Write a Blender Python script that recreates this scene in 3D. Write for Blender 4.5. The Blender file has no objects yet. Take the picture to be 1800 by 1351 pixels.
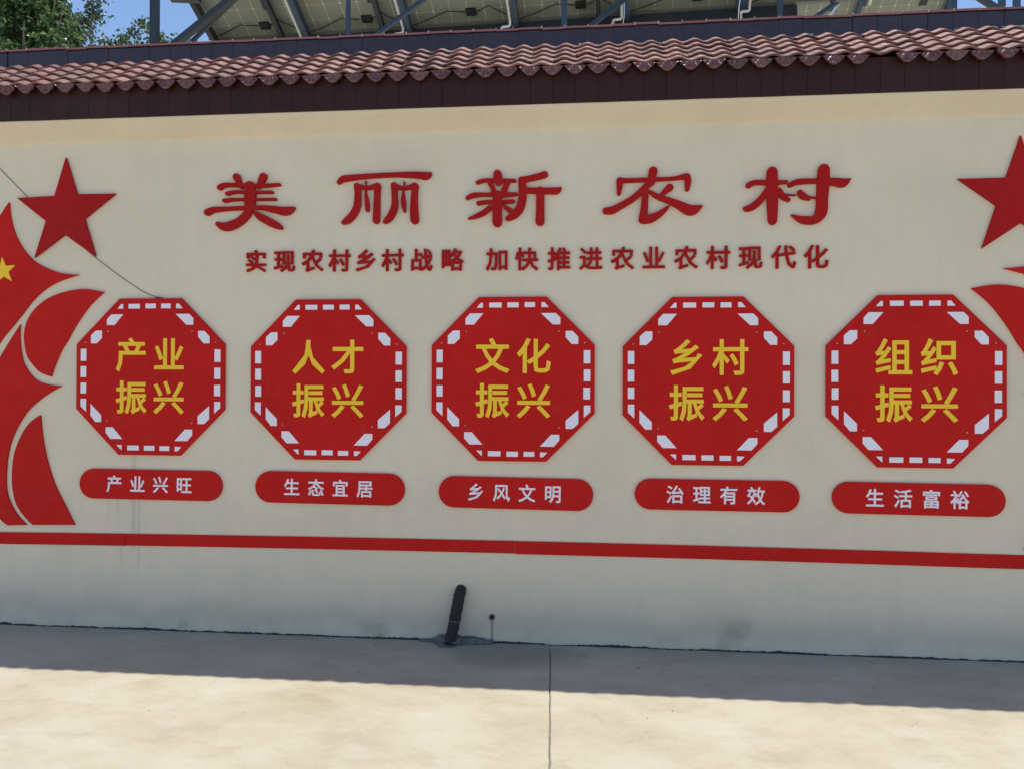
import bpy, bmesh, math, random
from math import sin, cos, pi, radians
from mathutils import Vector, Matrix, geometry, noise
random.seed(7)
S = bpy.context.scene
COL = S.collection

# ---------------------------------------------------------------- camera, sky, sun, exposure
CAM = Vector((0, -4.543, 1.5))
YAW, PITCH, ROLL, F = 0.1000, 0.0064, 0.0043, 1352.0
fw = Vector((-sin(YAW)*cos(PITCH), cos(YAW)*cos(PITCH), sin(PITCH)))
rt = fw.cross(Vector((0, 0, 1))).normalized()
up = rt.cross(fw)
rt, up = rt*cos(ROLL)+up*sin(ROLL), -rt*sin(ROLL)+up*cos(ROLL)
cd = bpy.data.cameras.new('camera')
cam = bpy.data.objects.new('camera', cd); COL.objects.link(cam)
cam.matrix_world = Matrix(((rt.x, up.x, -fw.x, CAM.x), (rt.y, up.y, -fw.y, CAM.y), (rt.z, up.z, -fw.z, CAM.z), (0, 0, 0, 1)))
cd.sensor_width = 36; cd.lens = F/1800*36; cd.clip_end = 2000; cd.clip_start = 0.05
S.camera = cam

SUN_DIR = Vector((0.10, 0.160, 1)).normalized()        # from the ground towards the sun
w = bpy.data.worlds.new('World'); S.world = w; w.use_nodes = True
wn = w.node_tree.nodes; wl = w.node_tree.links
bg = wn['Background']; sky = wn.new('ShaderNodeTexSky')
sky.sky_type = 'NISHITA'; sky.sun_disc = False
sky.sun_elevation = math.asin(SUN_DIR.z); sky.sun_rotation = math.atan2(SUN_DIR.x, SUN_DIR.y)
sky.air_density = 1.0; sky.dust_density = 0.1; sky.ozone_density = 3.0
wl.new(sky.outputs[0], bg.inputs[0]); bg.inputs[1].default_value = 0.11
sl = bpy.data.lights.new('sun', 'SUN'); sl.energy = 3.15; sl.angle = radians(0.55); sl.color = (1, 0.955, 0.87)
sun = bpy.data.objects.new('sun', sl); COL.objects.link(sun)
sun.rotation_euler = SUN_DIR.to_track_quat('Z', 'Y').to_euler()
S.view_settings.view_transform = 'Standard'; S.view_settings.look = 'None'
S.view_settings.exposure = 0.64; S.view_settings.gamma = 1.0; S.view_settings.use_curve_mapping = False

# ---------------------------------------------------------------- helpers
def at(u, v, y=0.0):
    """point of the vertical plane Y = y seen at photo position (u, v)"""
    d = fw + rt*((u-900)/F) - up*((v-675.5)/F)
    return CAM + d*((y-CAM.y)/d.y)

def ground_at(u, v):
    d = fw + rt*((u-900)/F) - up*((v-675.5)/F)
    return CAM + d*(-CAM.z/d.z)

class N:
    """small node-material builder"""
    def __init__(s, name):
        s.m = bpy.data.materials.new(name); s.m.use_nodes = True
        s.t = s.m.node_tree; s.b = s.t.nodes['Principled BSDF']
    def node(s, typ, **kw):
        n = s.t.nodes.new(typ)
        for k, v in kw.items(): setattr(n, k, v)
        return n
    def link(s, a, b): s.t.links.new(a, b)
    def val(s, n, i, v):
        if hasattr(v, 'is_linked') or hasattr(v, 'links'): s.link(v, n.inputs[i])
        else: n.inputs[i].default_value = v
    def coord(s, kind='Object'): return s.node('ShaderNodeTexCoord').outputs[kind]
    def pos(s): return s.node('ShaderNodeNewGeometry').outputs['Position']
    def mapping(s, vec, scale=(1, 1, 1), loc=(0, 0, 0), rot=(0, 0, 0)):
        n = s.node('ShaderNodeMapping'); s.link(vec, n.inputs[0])
        n.inputs['Scale'].default_value = scale; n.inputs['Location'].default_value = loc; n.inputs['Rotation'].default_value = rot
        return n.outputs[0]
    def noise(s, vec, scale, detail=4, rough=0.55, dist=0.0):
        n = s.node('ShaderNodeTexNoise'); s.link(vec, n.inputs['Vector'])
        n.inputs['Scale'].default_value = scale; n.inputs['Detail'].default_value = detail
        n.inputs['Roughness'].default_value = rough; n.inputs['Distortion'].default_value = dist
        return n.outputs[0]
    def ramp(s, fac, stops, interp='LINEAR'):
        n = s.node('ShaderNodeValToRGB'); s.link(fac, n.inputs[0]); e = n.color_ramp.elements
        n.color_ramp.interpolation = interp
        while len(e) < len(stops): e.new(0.5)
        for i, (p, c) in enumerate(stops):
            e[i].position = p
            if not hasattr(c, '__len__'): c = (c, c, c)
            e[i].color = (*c[:3], 1)
        return n.outputs[0]
    def mix(s, fac, a, b, mode='MIX'):
        n = s.node('ShaderNodeMix', data_type='RGBA', blend_type=mode)
        for sock, v in ((n.inputs[0], fac), (n.inputs[6], a), (n.inputs[7], b)):
            if hasattr(v, 'links'): s.link(v, sock)
            else: sock.default_value = (*v, 1) if hasattr(v, '__len__') else v
        return n.outputs[2]
    def math(s, op, a, b=0.0, c=0.0):
        n = s.node('ShaderNodeMath', operation=op)
        for i, v in enumerate((a, b, c)):
            if hasattr(v, 'links'): s.link(v, n.inputs[i])
            else: n.inputs[i].default_value = v
        return n.outputs[0]
    def smooth(s, x, a, b):
        n = s.node('ShaderNodeMapRange', interpolation_type='SMOOTHSTEP'); s.link(x, n.inputs[0])
        n.inputs[1].default_value = a; n.inputs[2].default_value = b
        return n.outputs[0]
    def sep(s, vec):
        n = s.node('ShaderNodeSeparateXYZ'); s.link(vec, n.inputs[0]); return n.outputs
    def base(s, c):
        if hasattr(c, 'links'): s.link(c, s.b.inputs['Base Color'])
        else: s.b.inputs['Base Color'].default_value = (*c, 1)
        return s
    def rough(s, r):
        if hasattr(r, 'links'): s.link(r, s.b.inputs['Roughness'])
        else: s.b.inputs['Roughness'].default_value = r
        return s
    def bump(s, h, strength=0.3, dist=0.01):
        n = s.node('ShaderNodeBump'); n.inputs['Strength'].default_value = strength; n.inputs['Distance'].default_value = dist
        s.link(h, n.inputs['Height']); s.link(n.outputs[0], s.b.inputs['Normal']); return s

def bm_obj(name, bm, mat, parent=None, smooth=False):
    me = bpy.data.meshes.new(name); bm.normal_update(); bm.to_mesh(me); bm.free()
    if smooth:
        for p in me.polygons: p.use_smooth = True
    return me_obj(name, me, mat, parent)
def me_obj(name, me, mat=None, parent=None):
    if mat is not None and not me.materials: me.materials.append(mat)
    o = bpy.data.objects.new(name, me); COL.objects.link(o)
    if parent: o.parent = parent
    return o
def empty(name, loc=(0, 0, 0)):
    o = bpy.data.objects.new(name, None); COL.objects.link(o); o.location = loc; o.empty_display_size = 0.1; return o
def tag(o, label=None, cat=None, group=None, kind=None):
    if label: o['label'] = label
    if cat: o['category'] = cat
    if group: o['group'] = group
    if kind: o['kind'] = kind
    return o
def box(bm, x0, x1, y0, y1, z0, z1):
    vs = [bm.verts.new(p) for p in ((x0,y0,z0),(x1,y0,z0),(x1,y1,z0),(x0,y1,z0),(x0,y0,z1),(x1,y0,z1),(x1,y1,z1),(x0,y1,z1))]
    for f in ((3,2,1,0),(4,5,6,7),(0,1,5,4),(1,2,6,5),(2,3,7,6),(3,0,4,7)): bm.faces.new([vs[i] for i in f])
    return vs
def beam(bm, a, b, wx, wz, upv=(0, 0, 1)):
    """square bar from a to b"""
    a = Vector(a); b = Vector(b); d = (b-a).normalized(); u = Vector(upv)
    s = d.cross(u)
    if s.length < 1e-3: s = d.cross(Vector((0, 1, 0)))
    s.normalize(); u = s.cross(d)
    v = [bm.verts.new(p + s*(wx/2*i) + u*(wz/2*j)) for p in (a, b) for i, j in ((-1,-1),(1,-1),(1,1),(-1,1))]
    for f in ((0,1,2,3),(7,6,5,4),(4,5,1,0),(5,6,2,1),(6,7,3,2),(7,4,0,3)): bm.faces.new([v[i] for i in f])
def tube(bm, pts, r, n=10, caps=True):
    rings = []; pts = [Vector(p) for p in pts]
    for i, p in enumerate(pts):
        d = (pts[min(i+1, len(pts)-1)]-pts[max(i-1, 0)]).normalized()
        s = d.cross(Vector((0, 0, 1)))
        if s.length < 0.05: s = d.cross(Vector((0, 1, 0)))
        s.normalize(); u = s.cross(d)
        rr = r[i] if hasattr(r, '__len__') else r
        rings.append([bm.verts.new(p+(s*cos(2*pi*k/n)+u*sin(2*pi*k/n))*rr) for k in range(n)])
    for a, b in zip(rings, rings[1:]):
        for k in range(n): bm.faces.new((a[k], a[(k+1) % n], b[(k+1) % n], b[k]))
    if caps:
        bm.faces.new(rings[0][::-1]); bm.faces.new(rings[-1])

# ---- flat cut-out shapes: any pile of overlapping convex pieces -> one clean outline with thickness
def ccw(p):
    a = sum(p[i][0]*p[(i+1) % len(p)][1]-p[(i+1) % len(p)][0]*p[i][1] for i in range(len(p)))
    return p if a > 0 else p[::-1]
def union(polys, eps=1e-6):
    vs, fs = [], []
    def area(p): return abs(sum(p[i][0]*p[(i+1) % len(p)][1]-p[(i+1) % len(p)][0]*p[i][1] for i in range(len(p))))
    polys = [ccw(p) for p in polys if area(p) > 1e-7]
    boxes = [(min(q[0] for q in p), max(q[0] for q in p), min(q[1] for q in p), max(q[1] for q in p)) for p in polys]
    for p in polys:
        fs.append(list(range(len(vs), len(vs)+len(p)))); vs += [Vector(q) for q in p]
    r = geometry.delaunay_2d_cdt(vs, [], fs, 1, eps)
    keep = []
    for f in r[2]:
        x = sum(r[0][i][0] for i in f)/len(f); y = sum(r[0][i][1] for i in f)/len(f)
        for p, bb in zip(polys, boxes):
            if bb[0] <= x <= bb[1] and bb[2] <= y <= bb[3] and all((p[(i+1) % len(p)][0]-p[i][0])*(y-p[i][1])-(p[(i+1) % len(p)][1]-p[i][1])*(x-p[i][0]) >= -1e-9 for i in range(len(p))):
                keep.append(f); break
    return r[0], keep
def slab(verts, faces, depth):
    """cut-out board: front at local y=-depth, back at y=0, bevel-less sawn edge"""
    bm = bmesh.new(); f = [bm.verts.new((v[0], -depth, v[1])) for v in verts]
    for a in faces:
        try: bm.faces.new([f[i] for i in a])
        except ValueError: pass
    bm.normal_update()
    if sum(q.normal.y*q.calc_area() for q in bm.faces) > 0:
        for q in bm.faces: q.normal_flip()
    edges = [e for e in bm.edges if len(e.link_faces) == 1]
    back = {}
    for e in edges:
        for v in e.verts:
            if v not in back: back[v] = bm.verts.new((v.co.x, 0, v.co.z))
    for e in edges:
        a, b = e.verts; l = e.link_loops[0]
        if l.vert == a: a, b = b, a
        bm.faces.new((a, b, back[b], back[a]))
    for v in [v for v in bm.verts if not v.link_faces]: bm.verts.remove(v)
    return bm
def poly_slab(pts, depth):
    return slab(*union([pts]) if False else _tri(pts), depth)
def _tri(pts):
    pts = ccw([tuple(p) for p in pts])
    r = geometry.delaunay_2d_cdt([Vector(p) for p in pts], [], [list(range(len(pts)))], 1, 1e-6)
    return r[0], r[2]
def disc(x, y, r, n=10): return [(x+r*cos(2*pi*i/n+.3), y+r*sin(2*pi*i/n+.3)) for i in range(n)]
def stroke(pts):
    """variable-width brush stroke -> convex pieces"""
    # refine with Catmull-Rom so that brush curves stay smooth
    P = [tuple(map(float, p)) for p in pts]; Q = []
    for i in range(len(P)-1):
        p0 = P[max(i-1, 0)]; p1 = P[i]; p2 = P[i+1]; p3 = P[min(i+2, len(P)-1)]
        for k in range(4):
            t = k/4; Q.append(tuple(0.5*((2*p1[j])+(-p0[j]+p2[j])*t+(2*p0[j]-5*p1[j]+4*p2[j]-p3[j])*t*t+(-p0[j]+3*p1[j]-3*p2[j]+p3[j])*t**3) for j in range(3)))
    Q.append(P[-1]); out = []
    for (x0, y0, w0), (x1, y1, w1) in zip(Q, Q[1:]):
        d = Vector((x1-x0, y1-y0)); 
        if d.length < 1e-6: continue
        d.normalize(); n = Vector((-d.y, d.x))
        out.append([(x0+n.x*w0/2, y0+n.y*w0/2), (x0-n.x*w0/2, y0-n.y*w0/2), (x1-n.x*w1/2, y1-n.y*w1/2), (x1+n.x*w1/2, y1+n.y*w1/2)])
    for x, y, ww in Q: out.append(disc(x, y, max(ww, 2)/2))
    return out

_glyph = {}
def glyph(ch, bold):
    """printed character as clean 2-D faces, em square centred on the origin, size 1"""
    if (ch, bold) in _glyph: return _glyph[ch, bold]
    c = bpy.data.curves.new('g', 'FONT'); c.body = ch; c.size = 1; c.resolution_u = 2
    o = bpy.data.objects.new('g', c); COL.objects.link(o)
    m = bpy.data.meshes.new_from_object(o.evaluated_get(bpy.context.evaluated_depsgraph_get()))
    bm = bmesh.new(); bm.from_mesh(m)
    polys = [[(v.co.x-.5, v.co.y-.38) for v in f.verts] for f in bm.faces]
    if bold:
        for e in bm.edges:
            if len(e.link_faces) != 1: continue
            a, b = e.verts[0].co.xy, e.verts[1].co.xy
            if (b-a).length < 1e-5: continue
            d = (b-a).normalized(); n = Vector((-d.y, d.x))*bold; d = d*bold*.7
            polys.append([(q.x-.5, q.y-.38) for q in (a-d+n, a-d-n, b+d-n, b+d+n)])
    bm.free(); bpy.data.objects.remove(o); bpy.data.curves.remove(c); bpy.data.meshes.remove(m)
    _glyph[ch, bold] = union(polys, 1e-5)
    return _glyph[ch, bold]
def glyph_mesh(ch, bold, sx, sz, depth):
    v, f = glyph(ch, bold)
    bm = slab([(q[0]*sx, q[1]*sz) for q in v], f, depth)
    me = bpy.data.meshes.new('character'); bm.normal_update(); bm.to_mesh(me); bm.free(); return me

# ---------------------------------------------------------------- materials
def wall_paint():
    n = N('cream wall paint'); p = n.pos(); x, y, z = n.sep(p)
    big = n.noise(n.mapping(p, (.6, .6, 1.0)), 1.3, 5, .6)
    col = n.mix(n.ramp(big, [(.3, 0), (.7, 1)]), (.735, .63, .475), (.79, .685, .53))
    # roller streaks
    streak = n.noise(n.mapping(p, (1.2, 1, .25)), 9, 4, .6)
    col = n.mix(n.math('MULTIPLY', n.ramp(streak, [(.45, 0), (.75, 1)]), .3), col, (.62, .57, .47))
    # splash dirt towards the foot, uneven
    dn = n.noise(n.mapping(p, (1, 1, 1.6)), 2.6, 6, .65)
    lim = n.math('ADD', .12, n.math('MULTIPLY', dn, .65))
    foot = n.math('SUBTRACT', 1.0, n.math('DIVIDE', z, lim))
    foot = n.math('MULTIPLY', n.smooth(foot, -.35, 1.1), .18)
    col = n.mix(foot, col, (.36, .335, .28))
    moss = n.math('MULTIPLY', n.smooth(n.noise(p, 1.9, 5, .6), .56, .74), n.math('SUBTRACT', 1, n.smooth(z, .02, .28)))
    col = n.mix(n.math('MULTIPLY', moss, .55), col, (.13, .14, .085))
    # scattered scuffs
    sp = n.noise(n.mapping(p, (1, 1, 1.8)), 11, 6, .7)
    sm = n.math('MULTIPLY', n.smooth(sp, .66, .78), n.math('SUBTRACT', 1, n.smooth(z, .35, 1.0)))
    col = n.mix(n.math('MULTIPLY', sm, .35), col, (.2, .19, .17))
    pt = n.noise(n.mapping(p, (1, 1, 1.3), loc=(4, 0, 2)), .9, 6, .68)
    col = n.mix(n.math('MULTIPLY', n.smooth(pt, .5, .68), .22), col, (.56, .50, .39))
    tide = n.math('ADD', z, n.math('MULTIPLY', n.math('SUBTRACT', n.noise(n.mapping(p, (1, 1, .2)), 3.5, 5, .6), .5), .35))
    tm = n.math('MULTIPLY', n.smooth(tide, .02, .10), n.math('SUBTRACT', 1, n.smooth(tide, .10, .26)))
    col = n.mix(n.math('MULTIPLY', tm, .22), col, (.33, .31, .26))
    # rain runs below the first board
    for X, wd, z0, z1, k in ((-2.825, .016, .42, 1.12, .40), (-2.79, .009, .28, .95, .35), (-2.93, .012, .62, .86, .4), (-2.99, .01, .66, .85, .45), (-2.905, .008, .3, .55, .3)):
        wob = n.math('MULTIPLY', n.math('SUBTRACT', n.noise(n.mapping(p, (0, 0, 1)), 9, 2), .5), .02)
        dx = n.math('ABSOLUTE', n.math('SUBTRACT', n.math('ADD', x, wob), X))
        m = n.math('SUBTRACT', 1, n.smooth(dx, wd*.2, wd*1.6))
        m = n.math('MULTIPLY', m, n.math('MULTIPLY', n.smooth(z, z0, z0+.2), n.math('SUBTRACT', 1, n.smooth(z, z1-.1, z1+.02))))
        m = n.math('MULTIPLY', m, n.ramp(n.noise(n.mapping(p, (3, 1, 1)), 22, 4, .7), [(.3, .1), (.65, 1)]))
        col = n.mix(n.math('MULTIPLY', m, k*.75), col, (.15, .14, .12))
    # rust below the weep hole
    hx = at(865, 1083)
    m = n.math('SUBTRACT', 1, n.smooth(n.math('ABSOLUTE', n.math('SUBTRACT', x, hx.x)), .003, .012))
    m = n.math('MULTIPLY', m, n.math('SUBTRACT', 1, n.smooth(z, hx.z-.02, hx.z)))
    col = n.mix(n.math('MULTIPLY', m, .6), col, (.17, .13, .08))
    n.base(col); n.rough(.82)
    h = n.math('ADD', n.math('MULTIPLY', n.noise(p, 55, 5, .6), .35), n.math('MULTIPLY', n.noise(n.mapping(p, (1, 1, .5)), 3.2, 3), 2.2))
    n.bump(h, .45, .008); return n.m
def board(name, col, rough=.42, var=.06):
    n = N(name); p = n.pos()
    a = n.noise(n.mapping(p, (1, 1, 1)), 2.2, 4)
    c = n.mix(n.ramp(a, [(.3, 0), (.7, 1)]), tuple(v*(1-var*1.6) for v in col), tuple(min(1, v*(1+var)) for v in col))
    dust = n.ramp(n.noise(p, 14, 5, .65), [(.5, 0), (.85, .05)])
    c = n.mix(dust, c, (.34, .29, .26))
    n.base(c); n.rough(n.ramp(n.noise(p, 7, 4), [(.3, rough-.08), (.7, rough+.1)]))
    n.b.inputs['Specular IOR Level'].default_value = .14
    n.bump(n.noise(p, 18, 3), .08, .003); return n.m
def concrete():
    n = N('pale concrete'); p = n.pos(); x, y, z = n.sep(p)
    a = n.noise(n.mapping(p, (.85, 1.3, 1), rot=(0, 0, .5)), 1.3, 12, .70, .2)
    col = n.ramp(a, [(.30, (.36, .305, .205)), (.43, (.43, .38, .27)), (.55, (.475, .432, .322)), (.72, (.50, .465, .37))])
    b = n.noise(n.mapping(p, (1, 1.5, 1), rot=(0, 0, .42)), 2.6, 12, .78, .3)
    col = n.mix(n.math('MULTIPLY', n.smooth(b, .51, .62), .42), col, (.36, .30, .205))
    # paler cement-rich patches
    q = n.noise(n.mapping(p, (1, 1.4, 1), loc=(3, 1, 0)), 2.4, 3, .5)
    col = n.mix(n.math('MULTIPLY', n.smooth(q, .54, .68), .32), col, (.54, .51, .43))
    # sweeping marks from the broom
    c = n.noise(n.mapping(p, (1.5, 16, 1), rot=(0, 0, .12)), 3, 5, .6)
    col = n.mix(n.math('MULTIPLY', n.ramp(c, [(.4, 0), (.7, 1)]), .10), col, (.37, .33, .27))
    # damp dirt along the wall foot and by the pipe
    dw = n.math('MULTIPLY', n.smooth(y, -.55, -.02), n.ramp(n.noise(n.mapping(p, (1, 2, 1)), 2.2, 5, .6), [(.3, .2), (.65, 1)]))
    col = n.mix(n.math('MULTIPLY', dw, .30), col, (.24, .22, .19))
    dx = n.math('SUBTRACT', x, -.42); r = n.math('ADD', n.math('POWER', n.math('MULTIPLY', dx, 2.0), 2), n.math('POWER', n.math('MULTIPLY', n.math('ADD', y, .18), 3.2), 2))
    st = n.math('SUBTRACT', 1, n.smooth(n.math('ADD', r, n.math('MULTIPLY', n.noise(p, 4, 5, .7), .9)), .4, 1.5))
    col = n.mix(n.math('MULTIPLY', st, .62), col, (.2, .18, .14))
    # speckles
    v = n.node('ShaderNodeTexVoronoi'); n.link(p, v.inputs[0]); v.inputs['Scale'].default_value = 22
    sz = n.node('ShaderNodeSeparateColor'); n.link(v.outputs['Color'], sz.inputs[0])
    on = n.math('GREATER_THAN', n.math('MULTIPLY', sz.outputs[0], n.math('ADD', .75, n.math('MULTIPLY', n.noise(p, 2.2, 3), .5))), .93)
    sp = n.math('MULTIPLY', n.math('LESS_THAN', v.outputs['Distance'], .075), on)
    col = n.mix(n.math('MULTIPLY', sp, .55), col, (.16, .14, .11))
    f = n.noise(p, 60, 6, .75)
    f2 = n.noise(p, 210, 3, .7)
    col = n.mix(n.math('MULTIPLY', n.ramp(f, [(.4, 0), (.72, 1)]), .20), col, (.28, .25, .2))
    col = n.mix(n.math('MULTIPLY', n.ramp(f2, [(.55, 0), (.7, 1)]), .22), col, (.22, .2, .17))
    cr = n.node('ShaderNodeTexVoronoi', feature='DISTANCE_TO_EDGE'); wv = n.node('ShaderNodeVectorMath', operation='ADD'); nv = n.node('ShaderNodeTexNoise'); n.link(p, nv.inputs['Vector']); nv.inputs['Scale'].default_value = 3; nv.inputs['Detail'].default_value = 6
    n.link(p, wv.inputs[0]); n.link(nv.outputs[1], wv.inputs[1]); n.link(wv.outputs[0], cr.inputs['Vector']); cr.inputs['Scale'].default_value = .9
    hair = n.math('MULTIPLY', n.math('SUBTRACT', 1, n.smooth(cr.outputs[0], .0, .006)), n.smooth(n.noise(p, .9, 2), .50, .62))
    col = n.mix(n.math('MULTIPLY', hair, .45), col, (.2, .17, .13))
    n.base(col); n.rough(.88)
    h = n.math('ADD', n.math('MULTIPLY', f, .4), n.math('ADD', n.math('MULTIPLY', c, .8), n.math('MULTIPLY', a, 1.2)))
    n.bump(h, .35, .006); return n.m
def rough_stone(name, col, sc=30):
    n = N(name); p = n.pos(); a = n.noise(p, sc, 6, .7)
    n.base(n.mix(n.ramp(a, [(.3, 0), (.7, 1)]), tuple(c*.55 for c in col), tuple(c*1.3 for c in col))); n.rough(.9); n.bump(a, .8, .01); return n.m
def tile_mat(name, c0, c1, c2, rough, coat=.0, dust=.3):
    n = N(name); oi = n.node('ShaderNodeObjectInfo'); r = oi.outputs['Random']; p = n.coord('Object'); wp = n.pos()
    col = n.ramp(r, [(0, c0), (.45, c1), (.8, c1), (1, c2)])
    a = n.noise(wp, 24, 5, .65)
    col = n.mix(n.math('MULTIPLY', n.ramp(a, [(.42, 0), (.72, 1)]), dust), col, (.31, .21, .175))
    big = n.noise(wp, 1.4, 3)
    col = n.mix(n.math('MULTIPLY', n.smooth(big, .52, .7), dust*.8), col, (.30, .19, .12))
    n.base(col); n.rough(n.ramp(a, [(.35, rough), (.75, min(1, rough+.3))]))
    if 'plum' in name: n.b.inputs['Specular IOR Level'].default_value = .28
    n.b.inputs['Coat Weight'].default_value = coat; n.b.inputs['Coat Roughness'].default_value = .12
    n.bump(n.noise(wp, 40, 3), .15, .003); return n.m
def metal_paint(name, col, rough=.45):
    n = N(name); p = n.pos(); a = n.noise(p, 7, 5, .6)
    n.base(n.mix(n.ramp(a, [(.35, 0), (.75, 1)]), col, tuple(c*.7+.02 for c in col))); n.rough(rough); n.b.inputs['Metallic'].default_value = .2
    return n.m
def simple(name, col, rough=.6, metal=0.0):
    n = N(name); p = n.pos(); a = n.noise(p, 20, 4)
    n.base(n.mix(n.ramp(a, [(.3, 0), (.7, 1)]), tuple(c*.82 for c in col), tuple(min(1, c*1.1) for c in col))); n.rough(rough); n.b.inputs['Metallic'].default_value = metal
    return n.m
M = dict(
    wall=wall_paint(), red=board('red board', (.57, .010, .008), .55), yellow=board('yellow lettering', (1.0, .62, .045), .45, .03),
    white=board('white lettering', (.88, .82, .88), .5, .02), letter=board('red raised letter', (.41, .007, .007), .55),
    concrete=concrete(), crack=rough_stone('dark dirt in joint', (.045, .045, .04)), mortar=rough_stone('grey mortar', (.16, .155, .14)),
    pale_mortar=rough_stone('pale mortar', (.55, .50, .42)),
    tile=tile_mat('glazed roof tile', (.085, .026, .024), (.195, .060, .054), (.30, .125, .10), .58, .0, .42),
    drip=tile_mat('glazed drip tile', (.09, .022, .022), (.12, .032, .030), (.16, .06, .05), .28, .3, .2),
    plum=tile_mat('dark plum glazed tile', (.026, .005, .005), (.030, .006, .006), (.035, .008, .008), .42, .0, .03),
    ridge=tile_mat('dark ridge tile', (.022, .009, .018), (.026, .010, .022), (.032, .012, .022), .25, .3, .04),
    ridge_top_lit=tile_mat('sunlit ridge tile lip', (.28, .09, .085), (.33, .11, .10), (.38, .15, .12), .4, .2, .3),  # sunlit top edge of the dark ridge tile, put into a paler colour
    steel=metal_paint('blue grey steel paint', (.05, .085, .15)), dsteel=metal_paint('dark steel paint', (.035, .045, .06)),
    white_tube=simple('white tube', (.85, .86, .88), .35), black=simple('black plastic', (.012, .012, .013), .5), alu=simple('aluminium frame', (.30, .30, .28), .45, .6),
    rubber=rough_stone('weathered black wrap', (.030, .028, .024), 48), joint=rough_stone('grey joint filling', (.17, .16, .14), 45), rust=rough_stone('rusty iron', (.05, .035, .022), 60),
)

# ---------------------------------------------------------------- ground
JX = [(ground_at(967, 1146)), (ground_at(963, 1250)), (ground_at(968, 1351))]
ground = empty('ground'); tag(ground, kind='structure')
bm = bmesh.new()
for q in ((-150, -150, -.12), ): 
    g = 150
    vs = [bm.verts.new(v) for v in ((-g, -g, -.06), (g, -g, -.06), (g, g, -.06), (-g, g, -.06))]; bm.faces.new(vs)
bm_obj('soil_base', bm, M['concrete'], ground)
JA, JB = ground_at(967, 1146), ground_at(966, 1351)
def joint_x(y): return JA.x+(max(y, -4)-JA.y)/(JB.y-JA.y)*(JB.x-JA.x) + 4*.001*noise.noise(Vector((0, y*5, 3))) + .003*noise.noise(Vector((0, y*22, 8)))
for side in (-1, 1):
    bm = bmesh.new(); rows = []
    ys = [-14+i*.5 for i in range(23)]+[-2.98+.02*i for i in range(149)]+[.0]
    for i, y in enumerate(ys):
        e = joint_x(y)+side*((.0022+.003*abs(noise.noise(Vector((side, y*30, 1)))))*min(1, max(0, (-y-.03)/.14)))
        f = e+side*14
        rows.append([bm.verts.new(v) for v in ((e, y, -.05), (e, y, -.004), (e+side*.004, y, 0), (f, y, 0))])
    for a, b in zip(rows, rows[1:]):
        for k in range(3):
            q = (a[k], a[k+1], b[k+1], b[k]); bm.faces.new(q if side < 0 else q[::-1])
    bmesh.ops.recalc_face_normals(bm, faces=bm.faces)
    if sum(f.normal.z for f in bm.faces if f.calc_area() > .05) < 0: bmesh.ops.reverse_faces(bm, faces=bm.faces)
    bm_obj('concrete_slab', bm, M['concrete'], ground)
# dirt lying in the joint
bm = bmesh.new(); ys = [-3+.05*i for i in range(60)]
L = [[bm.verts.new((joint_x(y)+s*.012, y, -.008)) for s in (-1, 1)] for y in ys]
for a, b in zip(L, L[1:]): bm.faces.new((a[0], a[1], b[1], b[0]))
bm_obj('joint_dirt', bm, M['joint'], ground)
# ragged dark mortar line where the wall meets the slab
bm = bmesh.new(); prev = None
for i in range(1300):
    x = -6+i*.009
    a = .5+.5*noise.noise(Vector((x*3.1, 0, 0)))+.35*noise.noise(Vector((x*17, 4, 0)))+.2*noise.noise(Vector((x*60, 9, 0)))
    hgt = .002+.019*max(0, a-.25)+.006*max(0, noise.noise(Vector((x*130, 3, 3))))
    if abs(x-(-.20)) < .05: hgt = .001; a = 0
    dep = .004+.016*max(0, .55*noise.noise(Vector((x*5, 7, 2)))+.4*noise.noise(Vector((x*40, 7, 2)))+.35)
    r = [bm.verts.new(v) for v in ((x, -dep-.002, -.001), (x, -dep, hgt*.5), (x, -.0015, hgt))]
    if prev:
        for k in range(2): bm.faces.new((prev[k], r[k], r[k+1], prev[k+1]))
    prev = r
bm_obj('foot_joint', bm, M['crack'], ground)

# ---------------------------------------------------------------- the wall
X0, X1 = -6.0, 5.0
wall = empty('wall'); tag(wall, 'long cream painted wall with red slogan boards and a maroon tiled coping', 'wall')
ZC = 3.030; ZF0 = 3.147; YF = -.130
bm = bmesh.new(); box(bm, X0, X1, 0, .70, -.05, ZC+.002); bm_obj('wall_face', bm, M['wall'], wall)
bm = bmesh.new()                                                     # flared cornice
prof = [(.70, ZC+.002), (0, ZC+.002), (-.010, ZC+.016), (-.112, ZF0-.02), (-.118, ZF0-.002), (.70, ZF0-.002)]
a = [bm.verts.new((X0, *p)) for p in prof]; b = [bm.verts.new((X1, *p)) for p in prof]
n_ = len(prof)
for i in range(n_): bm.faces.new((a[i], a[(i+1) % n_], b[(i+1) % n_], b[i]))
bm.faces.new(a[::-1]); bm.faces.new(b); bmesh.ops.recalc_face_normals(bm, faces=bm.faces)
bm_obj('cornice', bm, M['wall'], wall)
bm = bmesh.new()                                                     # solid core under the tiles
SL = radians(38); EY, EZ = -.150, 3.334; LEN = .462
core = [(YF+.012, ZF0), (YF+.012, EZ-.012), (EY+LEN*cos(SL), EZ+LEN*sin(SL)-.02), (EY+LEN*cos(SL)+.14, EZ+LEN*sin(SL)-.02), (.86, 3.29), (.86, ZF0)]
a = [bm.verts.new((X0, *p)) for p in core]; b = [bm.verts.new((X1, *p)) for p in core]; n_ = len(core)
for i in range(n_): bm.faces.new((a[i], a[(i+1) % n_], b[(i+1) % n_], b[i]))
bm.faces.new(a[::-1]); bm.faces.new(b); bmesh.ops.recalc_face_normals(bm, faces=bm.faces)
bm_obj('coping_core', bm, M['plum'], wall)

P = .1290                                                            # tile pitch
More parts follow.
